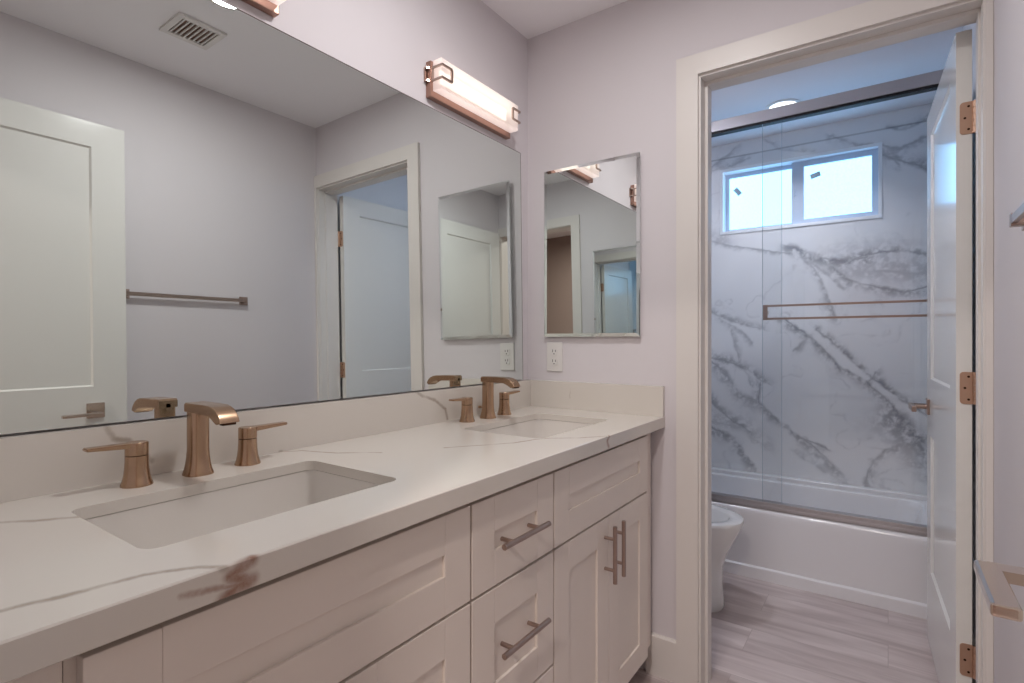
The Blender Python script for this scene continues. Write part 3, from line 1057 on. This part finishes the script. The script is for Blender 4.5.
# ------------------------------------------------------------------ countertop with splashes
CF, CY0 = -0.635, YB + 0.001
SINKS = ((-0.902, 0.498), (-0.902, 1.434))
SHX, SHY = 0.142, 0.215
bm = BM(); extrude_poly(bm, [(XW + 0.001, 0.887), (CF - 0.022, 0.887), (CF - 0.022, 0.869), (CF - 0.0015, 0.869), (CF, 0.8705), (CF, zc - 0.002), (CF - 0.002, zc), (XW + 0.001, zc)], 1, CY0, YE - 0.001)
top = build('countertop', bm, M['counter'], base=(-0.9, 0.95, 0.869))
cutters = []
for (sx, sy) in SINKS:
    bm = BM(); loft(bm, [rrect(sx, sy, SHX, SHY, 0.022, z) for z in (0.80, 1.0)])
    cutters.append(build('cutter', bm, M['counter']))
cut(top, cutters)
tag(top, 'long white quartz vanity countertop with tan veins and two sink cutouts', 'countertop')
bm = BM(); box(bm, XW + 0.001, -1.180, CY0, YE - 0.001, zc + 0.0002, 1.012)
tag(build('backsplash', bm, M['counter'], base=(-1.194, 0.945, zc)), 'long low quartz backsplash under the mirror, with two tan veins', 'backsplash')
bm = BM(); box(bm, -1.1798, CF - 0.001, 1.810, YE - 0.001, zc + 0.0002, 1.012)
tag(build('backsplash', bm, M['counter'], base=(-0.907, 1.82, zc)), 'short quartz side splash on the counter against the end wall', 'backsplash')

# ------------------------------------------------------------------ sinks


def make_sink(cx, cy, label):
    o = empty('sink', (cx, cy, 0.74))
    tag(o, label, 'sink', 'undermount sinks')
    bm = BM()
    zt = 0.886
    loops = [rrect(cx, cy, SHX + 0.025, SHY + 0.025, 0.035, zt - 0.012),
             rrect(cx, cy, SHX + 0.025, SHY + 0.025, 0.035, zt),
             rrect(cx, cy, SHX + 0.001, SHY + 0.001, 0.022, zt)]
    for f, z in ((0.001, zt - 0.004), (0.0, zt - 0.03), (-0.006, zt - 0.08), (-0.014, zt - 0.108), (-0.030, zt - 0.122), (-0.055, zt - 0.128)):
        loops.append(rrect(cx, cy, SHX + f, SHY + f, 0.022 + max(0, -f) * 0.6, z))
    loops.append(rrect(cx, cy, 0.05, 0.07, 0.03, zt - 0.131))
    loops.append(rrect(cx, cy, 0.021, 0.021, 0.0205, zt - 0.1325))
    rows = loft(bm, loops, False, True)
    bl = [rrect(cx, cy, SHX + 0.012, SHY + 0.012, 0.03, zt - 0.012), rrect(cx, cy, SHX + 0.008, SHY + 0.008, 0.03, zt - 0.09), rrect(cx, cy, SHX - 0.03, SHY - 0.03, 0.03, zt - 0.143)]
    loft(bm, [loops[0]] + bl, False, True)
    bmesh.ops.remove_doubles(bm, verts=bm.verts, dist=1e-6)
    build('basin', bm, M['basin'], o, angle=50)
    bm = BM()
    loft(bm, [circ(cx, cy, 0.021, zt - 0.1324), circ(cx, cy, 0.021, zt - 0.1295), circ(cx, cy, 0.017, zt - 0.1285), circ(cx, cy, 0.015, zt - 0.131), circ(cx, cy, 0.0145, zt - 0.127), circ(cx, cy, 0.006, zt - 0.1255)])
    build('drain', bm, M['bronze'], o, angle=40)
    return o
make_sink(*SINKS[0], 'white rectangular undermount sink in the countertop, the nearer one')
make_sink(*SINKS[1], 'white rectangular undermount sink by the end wall and power outlet')

# ------------------------------------------------------------------ faucets


def make_faucet(cy, label):
    cx = -1.118
    o = empty('faucet', (cx, cy, zc))
    tag(o, label, 'faucet', 'widespread bronze faucets')
    bm = BM()
    h = 0.018
    loops = []
    for s, z in ((1.42, 0.0), (1.42, 0.0025), (1.28, 0.010), (1.14, 0.022), (1.05, 0.036), (1.0, 0.052), (1.0, 0.132)):
        loops.append(rrect(cx, cy, h * s, h * s, 0.0135 * s, zc + z))
    loft(bm, loops)
    sp = build('spout', bm, M['bronze'], o, angle=40)
    # strap that runs forward and bends down
    bm = BM()
    zt = zc + 0.142
    topl = [(cx - h, zt - 0.004), (cx - h + 0.004, zt), (cx + 0.050, zt), (cx + 0.078, zt - 0.0006), (cx + 0.092, zt - 0.0026), (cx + 0.104, zt - 0.0075), (cx + 0.113, zt - 0.0145), (cx + 0.119, zt - 0.0220), (cx + 0.123, zt - 0.0300)]
    under = [(cx + 0.107, zt - 0.0335), (cx + 0.101, zt - 0.0265), (cx + 0.092, zt - 0.0215), (cx + 0.078, zt - 0.0190), (cx + 0.058, zt - 0.0185), (cx - h, zt - 0.0185)]
    extrude_poly(bm, [(x, z) for x, z in (topl + under)], 1, cy - h - 0.001, cy + h + 0.001, 0.0025)
    build('spout_arm', bm, M['bronze'], sp, angle=40, weighted=True)
    bm = BM()
    box(bm, cx + 0.1085, cx + 0.1215, cy - 0.012, cy + 0.012, zt - 0.0345, zt - 0.030)
    build('outlet_slot', bm, M['bronze_dark'], sp)
    bm = BM()
    tube(bm, [(cx - h + 0.004, cy - 0.001, zc + 0.035), (cx - h - 0.014, cy - 0.001, zc + 0.035)], 0.003, 10)
    tube(bm, [(cx - h - 0.014, cy - 0.001, zc + 0.035), (cx - h - 0.020, cy - 0.001, zc + 0.035)], 0.005, 10)
    build('drain_rod', bm, M['bronze'], sp)
    for s, y in ((-1, cy - 0.1035), (1, cy + 0.1035)):
        xh = cx - 0.006
        bm = BM()
        r = 0.0185
        loops = [circ(xh, y, r * k, zc + z) for k, z in ((1.38, 0), (1.38, 0.0025), (1.24, 0.009), (1.12, 0.019), (1.04, 0.032), (1.0, 0.046), (1.0, 0.0545))]
        loft(bm, loops)
        hd = build('handle', bm, M['bronze'], o, angle=40)
        bm = BM()
        loft(bm, [circ(xh, y, r * 0.93, zc + 0.0545), circ(xh, y, r * 0.93, zc + 0.0562)])
        build('shadow_ring', bm, M['bronze_dark'], hd)
        bm = BM()
        loft(bm, [circ(xh, y, r, zc + 0.0562), circ(xh, y, r, zc + 0.077), circ(xh, y, r - 0.0015, zc + 0.0788)])
        # flat lever blade, slightly tapered
        y0, y1 = y + s * 0.008, y + (0.088 if s > 0 else -0.078)
        A = [(xh - 0.0125, y0, zc + 0.0690), (xh + 0.0125, y0, zc + 0.0690), (xh + 0.0125, y0, zc + 0.0785), (xh - 0.0125, y0, zc + 0.0785)]
        B = [(xh - 0.0115, y1, zc + 0.0735), (xh + 0.0095, y1, zc + 0.0735), (xh + 0.0095, y1, zc + 0.0790), (xh - 0.0115, y1, zc + 0.0790)]
        b2 = BM()
        loft(b2, [A, B])
        bmesh.ops.bevel(b2, geom=b2.edges[:], offset=0.0015, segments=2, affect='EDGES')
        tmp = bpy.data.meshes.new('t'); b2.to_mesh(tmp); b2.free(); bm.from_mesh(tmp); bpy.data.meshes.remove(tmp)
        build('lever', bm, M['bronze'], hd, angle=40, weighted=True)
    return o
make_faucet(0.5095, 'brushed bronze widespread faucet with two levers, behind the nearer sink')
make_faucet(1.4475, 'brushed bronze widespread faucet with two levers, behind the sink by the end wall')

# ------------------------------------------------------------------ mirrors
MT, MBz, MY0, MY1 = 1.920, 1.0165, 0.090, 1.771
TILT = 0.0131
bm = BM()
xt = -1.2040
xb = xt + TILT * (MT - MBz)
vs = []
for dx in (0.0, -0.0035):
    vs.append([bm.verts.new(p) for p in ((xb + dx, MY0, MBz), (xb + dx, MY1, MBz), (xt + dx, MY1, MT), (xt + dx, MY0, MT))])
bm.faces.new(vs[0]); bm.faces.new(vs[1][::-1])
for i in range(4):
    bm.faces.new((vs[0][i], vs[1][i], vs[1][(i + 1) % 4], vs[0][(i + 1) % 4]))
mi = build('wall_mirror', bm, M['mirror'], smooth=False, base=(-1.2, 1.0, MBz))
tag(mi, 'long frameless wall mirror standing on the backsplash behind both faucets', 'mirror')
bm = BM()
for (p, q) in (((xt - 0.001, MY0, MT + 0.001), (xt - 0.001, MY1, MT + 0.001)), ((xb - 0.001, MY1 + 0.001, MBz), (xt - 0.001, MY1 + 0.001, MT))):
    tube(bm, [p, q], 0.0016, 6)
tag(build('mirror_edge', bm, M['mirror_edge'], mi), 'dark polished mirror edge')


def medicine_cabinet(x0, x1, z0, z1, ywall, s, label):
    """bevelled mirror door standing a little off the wall; s = direction it faces along y"""
    o = empty('medicine_cabinet', ((x0 + x1) / 2, ywall, z0))
    tag(o, label, 'medicine cabinet', 'mirrored medicine cabinets')
    bm = BM()
    ya, yb = sorted((ywall + s * 0.001, ywall + s * 0.012))
    box(bm, x0 + 0.006, x1 - 0.006, ya, yb, z0 + 0.006, z1 - 0.006)
    build('cabinet_box', bm, M['plastic'], o)
    bm = BM()
    yb, ye, yf = ywall + s * 0.0125, ywall + s * 0.0185, ywall + s * 0.0205
    k = 0.0125
    L = [[(a, y, c) for a, c in ((x0 + q, z0 + q), (x1 - q, z0 + q), (x1 - q, z1 - q), (x0 + q, z1 - q))] for y, q in ((yb, 0), (ye, 0), (yf, k))]
    loft(bm, L)
    build('mirror_door', bm, M['mirror_small'], o, smooth=False)
    return o
medicine_cabinet(-1.116, -0.7195, 1.186, 1.840, YE, -1, 'frameless mirrored medicine cabinet on the end wall beside the door casing')
medicine_cabinet(-1.040, -0.638, 1.186, 1.840, YB, 1, 'frameless mirrored medicine cabinet on the wall behind, seen only in the mirrors')

# ------------------------------------------------------------------ power outlet
oc = (-1.078, YE, 1.107)
o = empty('power_outlet', oc)
tag(o, 'white duplex power outlet on the end wall under the medicine cabinet', 'outlet')
bm = BM(); box(bm, oc[0] - 0.035, oc[0] + 0.035, YE - 0.006, YE - 0.0005, oc[2] - 0.057, oc[2] + 0.057, 0.002)
build('cover_plate', bm, M['plastic'], o)
for s in (-1, 1):
    bm = BM()
    zz = oc[2] + s * 0.0195
    pts = [(oc[0] + 0.0165 * math.cos(a), zz + max(-0.0135, min(0.0135, 0.0172 * math.sin(a)))) for a in [2 * pi * k / 24 for k in range(24)]]
    va = [bm.verts.new((x, YE - 0.0085, z)) for x, z in pts]; vb = [bm.verts.new((x, YE - 0.006, z)) for x, z in pts]
    bm.faces.new(va)
    for i in range(24):
        bm.faces.new((va[i], va[(i + 1) % 24], vb[(i + 1) % 24], vb[i]))
    rc = build('receptacle', bm, M['plastic'], o)
    bm = BM()
    box(bm, oc[0] - 0.0075, oc[0] - 0.0050, YE - 0.0088, YE - 0.008, zz - 0.001, zz + 0.009)
    box(bm, oc[0] + 0.0050, oc[0] + 0.0075, YE - 0.0088, YE - 0.008, zz, zz + 0.008)
    loft(bm, [[(oc[0] + 0.0026 * math.cos(2 * pi * k / 10), y, zz - 0.0075 + 0.0026 * math.sin(2 * pi * k / 10)) for k in range(10)] for y in (YE - 0.0088, YE - 0.008)])
    tag(build('slots', bm, M['dark'], rc), 'dark plug slots')

# ------------------------------------------------------------------ vanity lights


def vanity_light(yc, label):
    o = empty('vanity_light', (XW, yc, 1.975))
    tag(o, label, 'wall lamp', 'bar lights above the mirror')
    hl = 0.212
    z0, z1 = 1.966, 2.062
    bm = BM()
    box(bm, XW + 0.001, XW + 0.022, yc - hl - 0.010, yc + hl + 0.004, z0 - 0.020, z1 - 0.002, 0.002)
    pl = build('back_plate', bm, M['copper'], o)
    # LED panel of the lamp, behind the glass
    bm = BM(); box(bm, XW + 0.0222, XW + 0.026, yc - hl + 0.03, yc + hl - 0.03, z0 + 0.036, z1 - 0.018)
    build('lamp_panel', bm, M['led'], pl)
    # white glass box, open towards the plate
    bm = BM()
    xa, xb = XW + 0.0225, XW + 0.062
    ya, yb = yc - hl, yc + hl
    def lp(x, q):
        return [(x, ya + q, z0 + q), (x, yb - q, z0 + q), (x, yb - q, z1 - q), (x, ya + q, z1 - q)]
    loft(bm, [lp(xa, 0), lp(xb - 0.004, 0), lp(xb, 0.004)], False, True)
    build('glass_shade', bm, M['shade'], o, angle=20)
    # square wire clips wrapped round both ends
    zm = 2.014
    for s in (-1, 1):
        e = yc + s * (hl + 0.004)
        f = yc + s * (hl - 0.042)
        xo = xb + 0.0035
        bm = BM()
        zt, zb = zm + 0.023, zm - 0.017
        fl = (0.0032, 0.0032)
        for z in (zt, zb):
            tube(bm, [(xa - 0.022, e + s * 0.012, z), (xa - 0.012, e + s * 0.012, z), (xa - 0.004, e, z), (xo, e, z), (xo, f, z)], 0, flat=fl)
        tube(bm, [(xo, f, zb), (xo, f, zt)], 0, flat=fl)
        tube(bm, [(xa + 0.002, e, zb), (xa + 0.002, e, zt)], 0, flat=fl)
        tube(bm, [(xa - 0.020, e + s * 0.012, zb), (xa - 0.020, e + s * 0.012, zt)], 0, flat=fl)
        build('wire_clip', bm, M['nickel'], o, smooth=False)
    return o
vanity_light(1.461, 'lit white glass bar light above the mirror, over the farther sink')
vanity_light(0.508, 'lit white glass bar light above the mirror, over the nearer sink')

# ------------------------------------------------------------------ ceiling fittings


def downlight(x, y, r, m_lens, label, power, col, spread):
    o = empty('recessed_light', (x, y, CEIL))
    tag(o, label, 'ceiling light')
    bm = BM()
    n = 40
    loft(bm, [circ(x, y, r, CEIL - 0.0005, n), circ(x, y, r, CEIL - 0.004, n), circ(x, y, r - 0.006, CEIL - 0.007, n), circ(x, y, r - 0.018, CEIL - 0.005, n), circ(x, y, r - 0.020, CEIL - 0.0015, n)], False, False)
    build('trim_ring', bm, M['plastic'], o, angle=40)
    bm = BM()
    loft(bm, [circ(x, y, r - 0.020, CEIL - 0.0005, n), circ(x, y, r - 0.020, CEIL - 0.003, n)])
    build('lens', bm, m_lens, o)
    l = lamp('downlight_lamp', (x, y, CEIL - 0.009), (r - 0.02) * 2, power, col, spread=spread)
    l.parent = o
    l.location = (0, 0, -0.009)
    return o
downlight(-0.525, 0.965, 0.085, M['can'], 'round recessed ceiling light reflected at top edge of the long mirror', P_ROOM, C_ROOM, math.radians(178))
downlight(-0.452, 3.120, 0.085, M['can_tub'], 'round recessed ceiling light above the tub, behind the shower rail', P_TUB * 0.36, C_TUB, math.radians(118))
downlight(-1.08, 2.10, 0.085, M['can_tub'], 'round recessed ceiling light before the tub, out of the photo', P_TUB * 0.64, C_TUB, math.radians(175))  # added lamp with no known fitting, brightens the floor and tub apron
downlight(-0.10, -0.9, 0.085, M['can'], 'round recessed ceiling light in the hall behind', P_HALL, C_HALL, math.radians(170))  # added fill lamp, unseen, shines through the entry onto the vanity fronts

vx0, vx1, vy0, vy1 = -0.290, -0.120, 0.905, 1.080
o = empty('ceiling_vent', ((vx0 + vx1) / 2, (vy0 + vy1) / 2, CEIL))
tag(o, 'square white slatted ceiling vent seen in the long mirror', 'vent')
bm = BM()
zf0, zf1 = CEIL - 0.010, CEIL - 0.0005
fr = 0.022
box(bm, vx0, vx1, vy0, vy0 + fr, zf0, zf1, 0.002); box(bm, vx0, vx1, vy1 - fr, vy1, zf0, zf1, 0.002)
box(bm, vx0, vx0 + fr, vy0 + fr, vy1 - fr, zf0, zf1, 0.002); box(bm, vx1 - fr, vx1, vy0 + fr, vy1 - fr, zf0, zf1, 0.002)
build('frame', bm, M['plastic'], o)
bm = BM(); box(bm, vx0 + fr - 0.002, vx1 - fr + 0.002, vy0 + fr - 0.002, vy1 - fr + 0.002, CEIL - 0.0015, CEIL - 0.0003)
build('duct', bm, M['duct'], o)
n = 8
for k in range(n):
    y = vy0 + fr + (k + 0.5) * (vy1 - vy0 - 2 * fr) / n
    bm = BM(); box(bm, vx0 + fr, vx1 - fr, y - 0.0024, y + 0.0024, CEIL - 0.0085, CEIL - 0.0030)
    build('slat', bm, M['plastic'], o, smooth=False)

# ------------------------------------------------------------------ towel bar on the right wall
ty0, ty1, tz = 0.885, 1.412, 1.404
o = empty('towel_bar', (XR, (ty0 + ty1) / 2, tz))
tag(o, 'slim brushed bronze towel bar on the wall opposite the mirror', 'towel bar')
bm = BM(); tube(bm, [(XR - 0.022, ty0 + 0.006, tz), (XR - 0.022, ty1 - 0.006, tz)], 0, flat=(0.0045, 0.008)); build('bar', bm, M['nickel'], o, smooth=False)
for y in (ty0 + 0.01, ty1 - 0.01):
    bm = BM()
    box(bm, XR - 0.008, XR - 0.0005, y - 0.020, y + 0.020, tz - 0.020, tz + 0.020, 0.0015)
    box(bm, XR - 0.027, XR - 0.006, y - 0.010, y + 0.010, tz - 0.013, tz + 0.013, 0.002)
    build('post', bm, M['nickel'], o)

# ------------------------------------------------------------------ bathtub
TY0, TY1 = 2.850, YF - 0.001
TX0, TX1 = XT0 + 0.002, XT1 - 0.002
RZ = 0.342
cxm, cym = (TX0 + TX1) / 2, (TY0 + TY1) / 2
hx, hy = (TX1 - TX0) / 2, (TY1 - TY0) / 2
def tl(f0, x, r, z, fb=0.0):
    """loop whose front is f0 behind the apron, sides x in, back fb in"""
    y0, y1 = TY0 + f0, TY1 - fb
    return rrect(cxm, (y0 + y1) / 2, hx - x, (y1 - y0) / 2, r, z, 7)
bm = BM()
loops = [tl(-0.010, 0, 0.001, 0), tl(-0.010, 0, 0.001, 0.050), tl(-0.007, 0, 0.001, 0.056), tl(0.002, 0, 0.001, 0.060), tl(0.002, 0, 0.001, 0.30),
         tl(0.003, 0, 0.002, RZ - 0.022), tl(0.008, 0.001, 0.004, RZ - 0.008), tl(0.018, 0.001, 0.006, RZ - 0.001), tl(0.03, 0.001, 0.008, RZ),
         tl(0.075, 0.09, 0.09, RZ, 0.055), tl(0.088, 0.10, 0.10, RZ - 0.006, 0.065), tl(0.096, 0.115, 0.10, RZ - 0.03, 0.072),
         tl(0.12, 0.16, 0.12, 0.14, 0.10), tl(0.15, 0.20, 0.12, 0.09, 0.13), tl(0.22, 0.28, 0.10, 0.075, 0.20)]
loft(bm, loops, True, True)
# raised tiling flange / back ledge
box(bm, TX0, TX1, TY1 - 0.045, TY1, RZ - 0.01, 0.366, 0.006, 3)
tub = build('bathtub', bm, M['acrylic'], angle=40, base=(cxm, cym, 0), weighted=True)
tag(tub, 'white alcove bathtub along the marble wall', 'bathtub')
bm = BM(); loft(bm, [circ(-0.95, 3.2, 0.03, 0.0752), circ(-0.95, 3.2, 0.03, 0.079), circ(-0.95, 3.2, 0.02, 0.080)]); build('drain', bm, M['chrome'], tub)

# sliding shower doors standing on the tub rim
GY = 2.885
o = empty('shower_door', (cxm, GY, RZ))
tag(o, 'frameless sliding glass shower doors on the tub rim under a metal rail', 'shower door')
bm = BM()
box(bm, TX0 + 0.001, TX1 - 0.001, GY - 0.022, GY + 0.024, RZ + 0.0005, RZ + 0.036, 0.002)
box(bm, TX0 + 0.001, TX1 - 0.001, GY - 0.024, GY - 0.020, RZ + 0.0005, RZ + 0.016, 0.001)
build('bottom_track', bm, M['chrome'], o)
bm = BM()
box(bm, TX0 + 0.001, TX1 - 0.001, GY - 0.024, GY + 0.026, 2.250, 2.304, 0.002)
build('top_rail', bm, M['chrome'], o)
bm = BM(); box(bm, TX0 + 0.001, TX1 - 0.001, GY - 0.018, GY + 0.020, 2.238, 2.2502); build('rail_channel', bm, M['dark'], o)
for x0, x1, y in ((-0.507, TX1 - 0.004, GY - 0.012), (TX0 + 0.004, -0.426, GY + 0.012)):
    bm = BM(); box(bm, x0, x1, y - 0.004, y + 0.004, RZ + 0.030, 2.245)
    g = build('glass_panel', bm, M['glass'], o, smooth=False)
    bm = BM()
    xe = x0 if y < GY else x1
    sgn = 1 if y < GY else -1
    box(bm, min(xe, xe - sgn * 0.0012), max(xe, xe - sgn * 0.0012), y - 0.004, y + 0.004, RZ + 0.036, 2.245)
    build('panel_edge', bm, M['glass_edge'], g)
    if y < GY:
        bm = BM()
        ybr = y - 0.045
        for z in (1.338, 1.276):
            tube(bm, [(-0.495, ybr, z), (0.205, ybr, z)], 0, flat=(0.004, 0.0048))
        for xx in (-0.487, 0.197):
            box(bm, xx - 0.010, xx + 0.010, ybr - 0.004, ybr + 0.004, 1.270, 1.344, 0.001)
            box(bm, xx - 0.008, xx + 0.008, ybr, y - 0.004, 1.298, 1.316, 0.001)
        build('towel_rail', bm, M['nickel'], g)
bm = BM(); box(bm, -0.50, -0.43, GY - 0.026, GY - 0.020, RZ + 0.004, RZ + 0.020, 0.001); build('guide', bm, M['chrome'], o)

# ------------------------------------------------------------------ toilet


def egg(cx, cy, lf, lb, w, z, n=36, p=2.3):
    """egg outline: lf = reach to +x, lb = reach to -x, w = half width"""
    out = []
    for k in range(n):
        a = 2 * pi * k / n
        c, s = math.cos(a), math.sin(a)
        rx = lf if c >= 0 else lb
        q = 2.15 if c >= 0 else 2.8
        out.append((cx + rx * math.copysign(abs(c) ** (2 / q), c), cy + w * math.copysign(abs(s) ** (2 / q), s), z))
    return out
tyc = 2.44
tcx = -0.785
o = empty('toilet', (-0.85, tyc, 0))
tag(o, 'white toilet with its bowl front showing past the door casing', 'toilet')
bm = BM()
L = [egg(tcx, tyc, 0.195, 0.34, 0.105, 0.0), egg(tcx, tyc, 0.200, 0.34, 0.108, 0.012), egg(tcx, tyc, 0.197, 0.34, 0.104, 0.04), egg(tcx, tyc, 0.192, 0.34, 0.102, 0.12),
     egg(tcx, tyc, 0.195, 0.34, 0.108, 0.19), egg(tcx, tyc, 0.215, 0.33, 0.130, 0.25), egg(tcx, tyc, 0.245, 0.30, 0.158, 0.31), egg(tcx, tyc, 0.270, 0.27, 0.176, 0.36), egg(tcx, tyc, 0.278, 0.25, 0.182, 0.385), egg(tcx, tyc, 0.277, 0.25, 0.181, 0.397),
     egg(tcx, tyc, 0.268, 0.24, 0.174, 0.401), egg(tcx, tyc, 0.226, 0.19, 0.134, 0.401), egg(tcx, tyc, 0.218, 0.18, 0.127, 0.395), egg(tcx, tyc, 0.205, 0.17, 0.118, 0.36),
     egg(tcx, tyc, 0.150, 0.13, 0.090, 0.27), egg(tcx, tyc, 0.07, 0.08, 0.05, 0.22)]
loft(bm, L, True, True)
box(bm, -1.11, -0.98, tyc - 0.13, tyc + 0.13, 0.20, 0.39, 0.03, 4)
build('bowl', bm, M['porcelain'], o, angle=60)
bm = BM()
loft(bm, [rrect(-1.155, tyc, 0.088, 0.19, 0.04, 0.391), rrect(-1.155, tyc, 0.095, 0.205, 0.04, 0.45), rrect(-1.155, tyc, 0.098, 0.215, 0.04, 0.735)])
tk = build('tank', bm, M['porcelain'], o, angle=50)
bm = BM()
loft(bm, [rrect(-1.155, tyc, 0.102, 0.222, 0.04, 0.736), rrect(-1.155, tyc, 0.103, 0.224, 0.04, 0.755), rrect(-1.155, tyc, 0.098, 0.219, 0.04, 0.765)])
build('tank_lid', bm, M['porcelain'], o, angle=50)
bm = BM()
tube(bm, [(-1.057, tyc - 0.14, 0.68), (-1.035, tyc - 0.14, 0.68)], 0.011, 12)
box(bm, -1.038, -1.030, tyc - 0.145, tyc - 0.075, 0.673, 0.687, 0.002)
build('flush_lever', bm, M['chrome'], tk)
# seat and lid stand raised against the tank
bm = BM()
def vert_egg(x, s, inner=False):
    pts = []
    for k in range(36):
        a = 2 * pi * k / 36
        c, q = math.cos(a), math.sin(a)
        pts.append((x + 0.10 * 0, tyc + s * 0.178 * q, 0.625 + s * 0.205 * c))
    return pts
loft(bm, [vert_egg(-1.052, 0.97), vert_egg(-1.050, 1.0), vert_egg(-1.040, 1.0), vert_egg(-1.038, 0.97)])
build('lid', bm, M['plastic'], o, angle=50)
bm = BM()
rows = [vert_egg(-1.034, 0.98), vert_egg(-1.034, 0.66), vert_egg(-1.018, 0.66), vert_egg(-1.018, 0.98)]
loft(bm, rows + [rows[0]], False, False)
bmesh.ops.remove_doubles(bm, verts=bm.verts, dist=1e-6)
build('seat', bm, M['plastic'], o, angle=50)
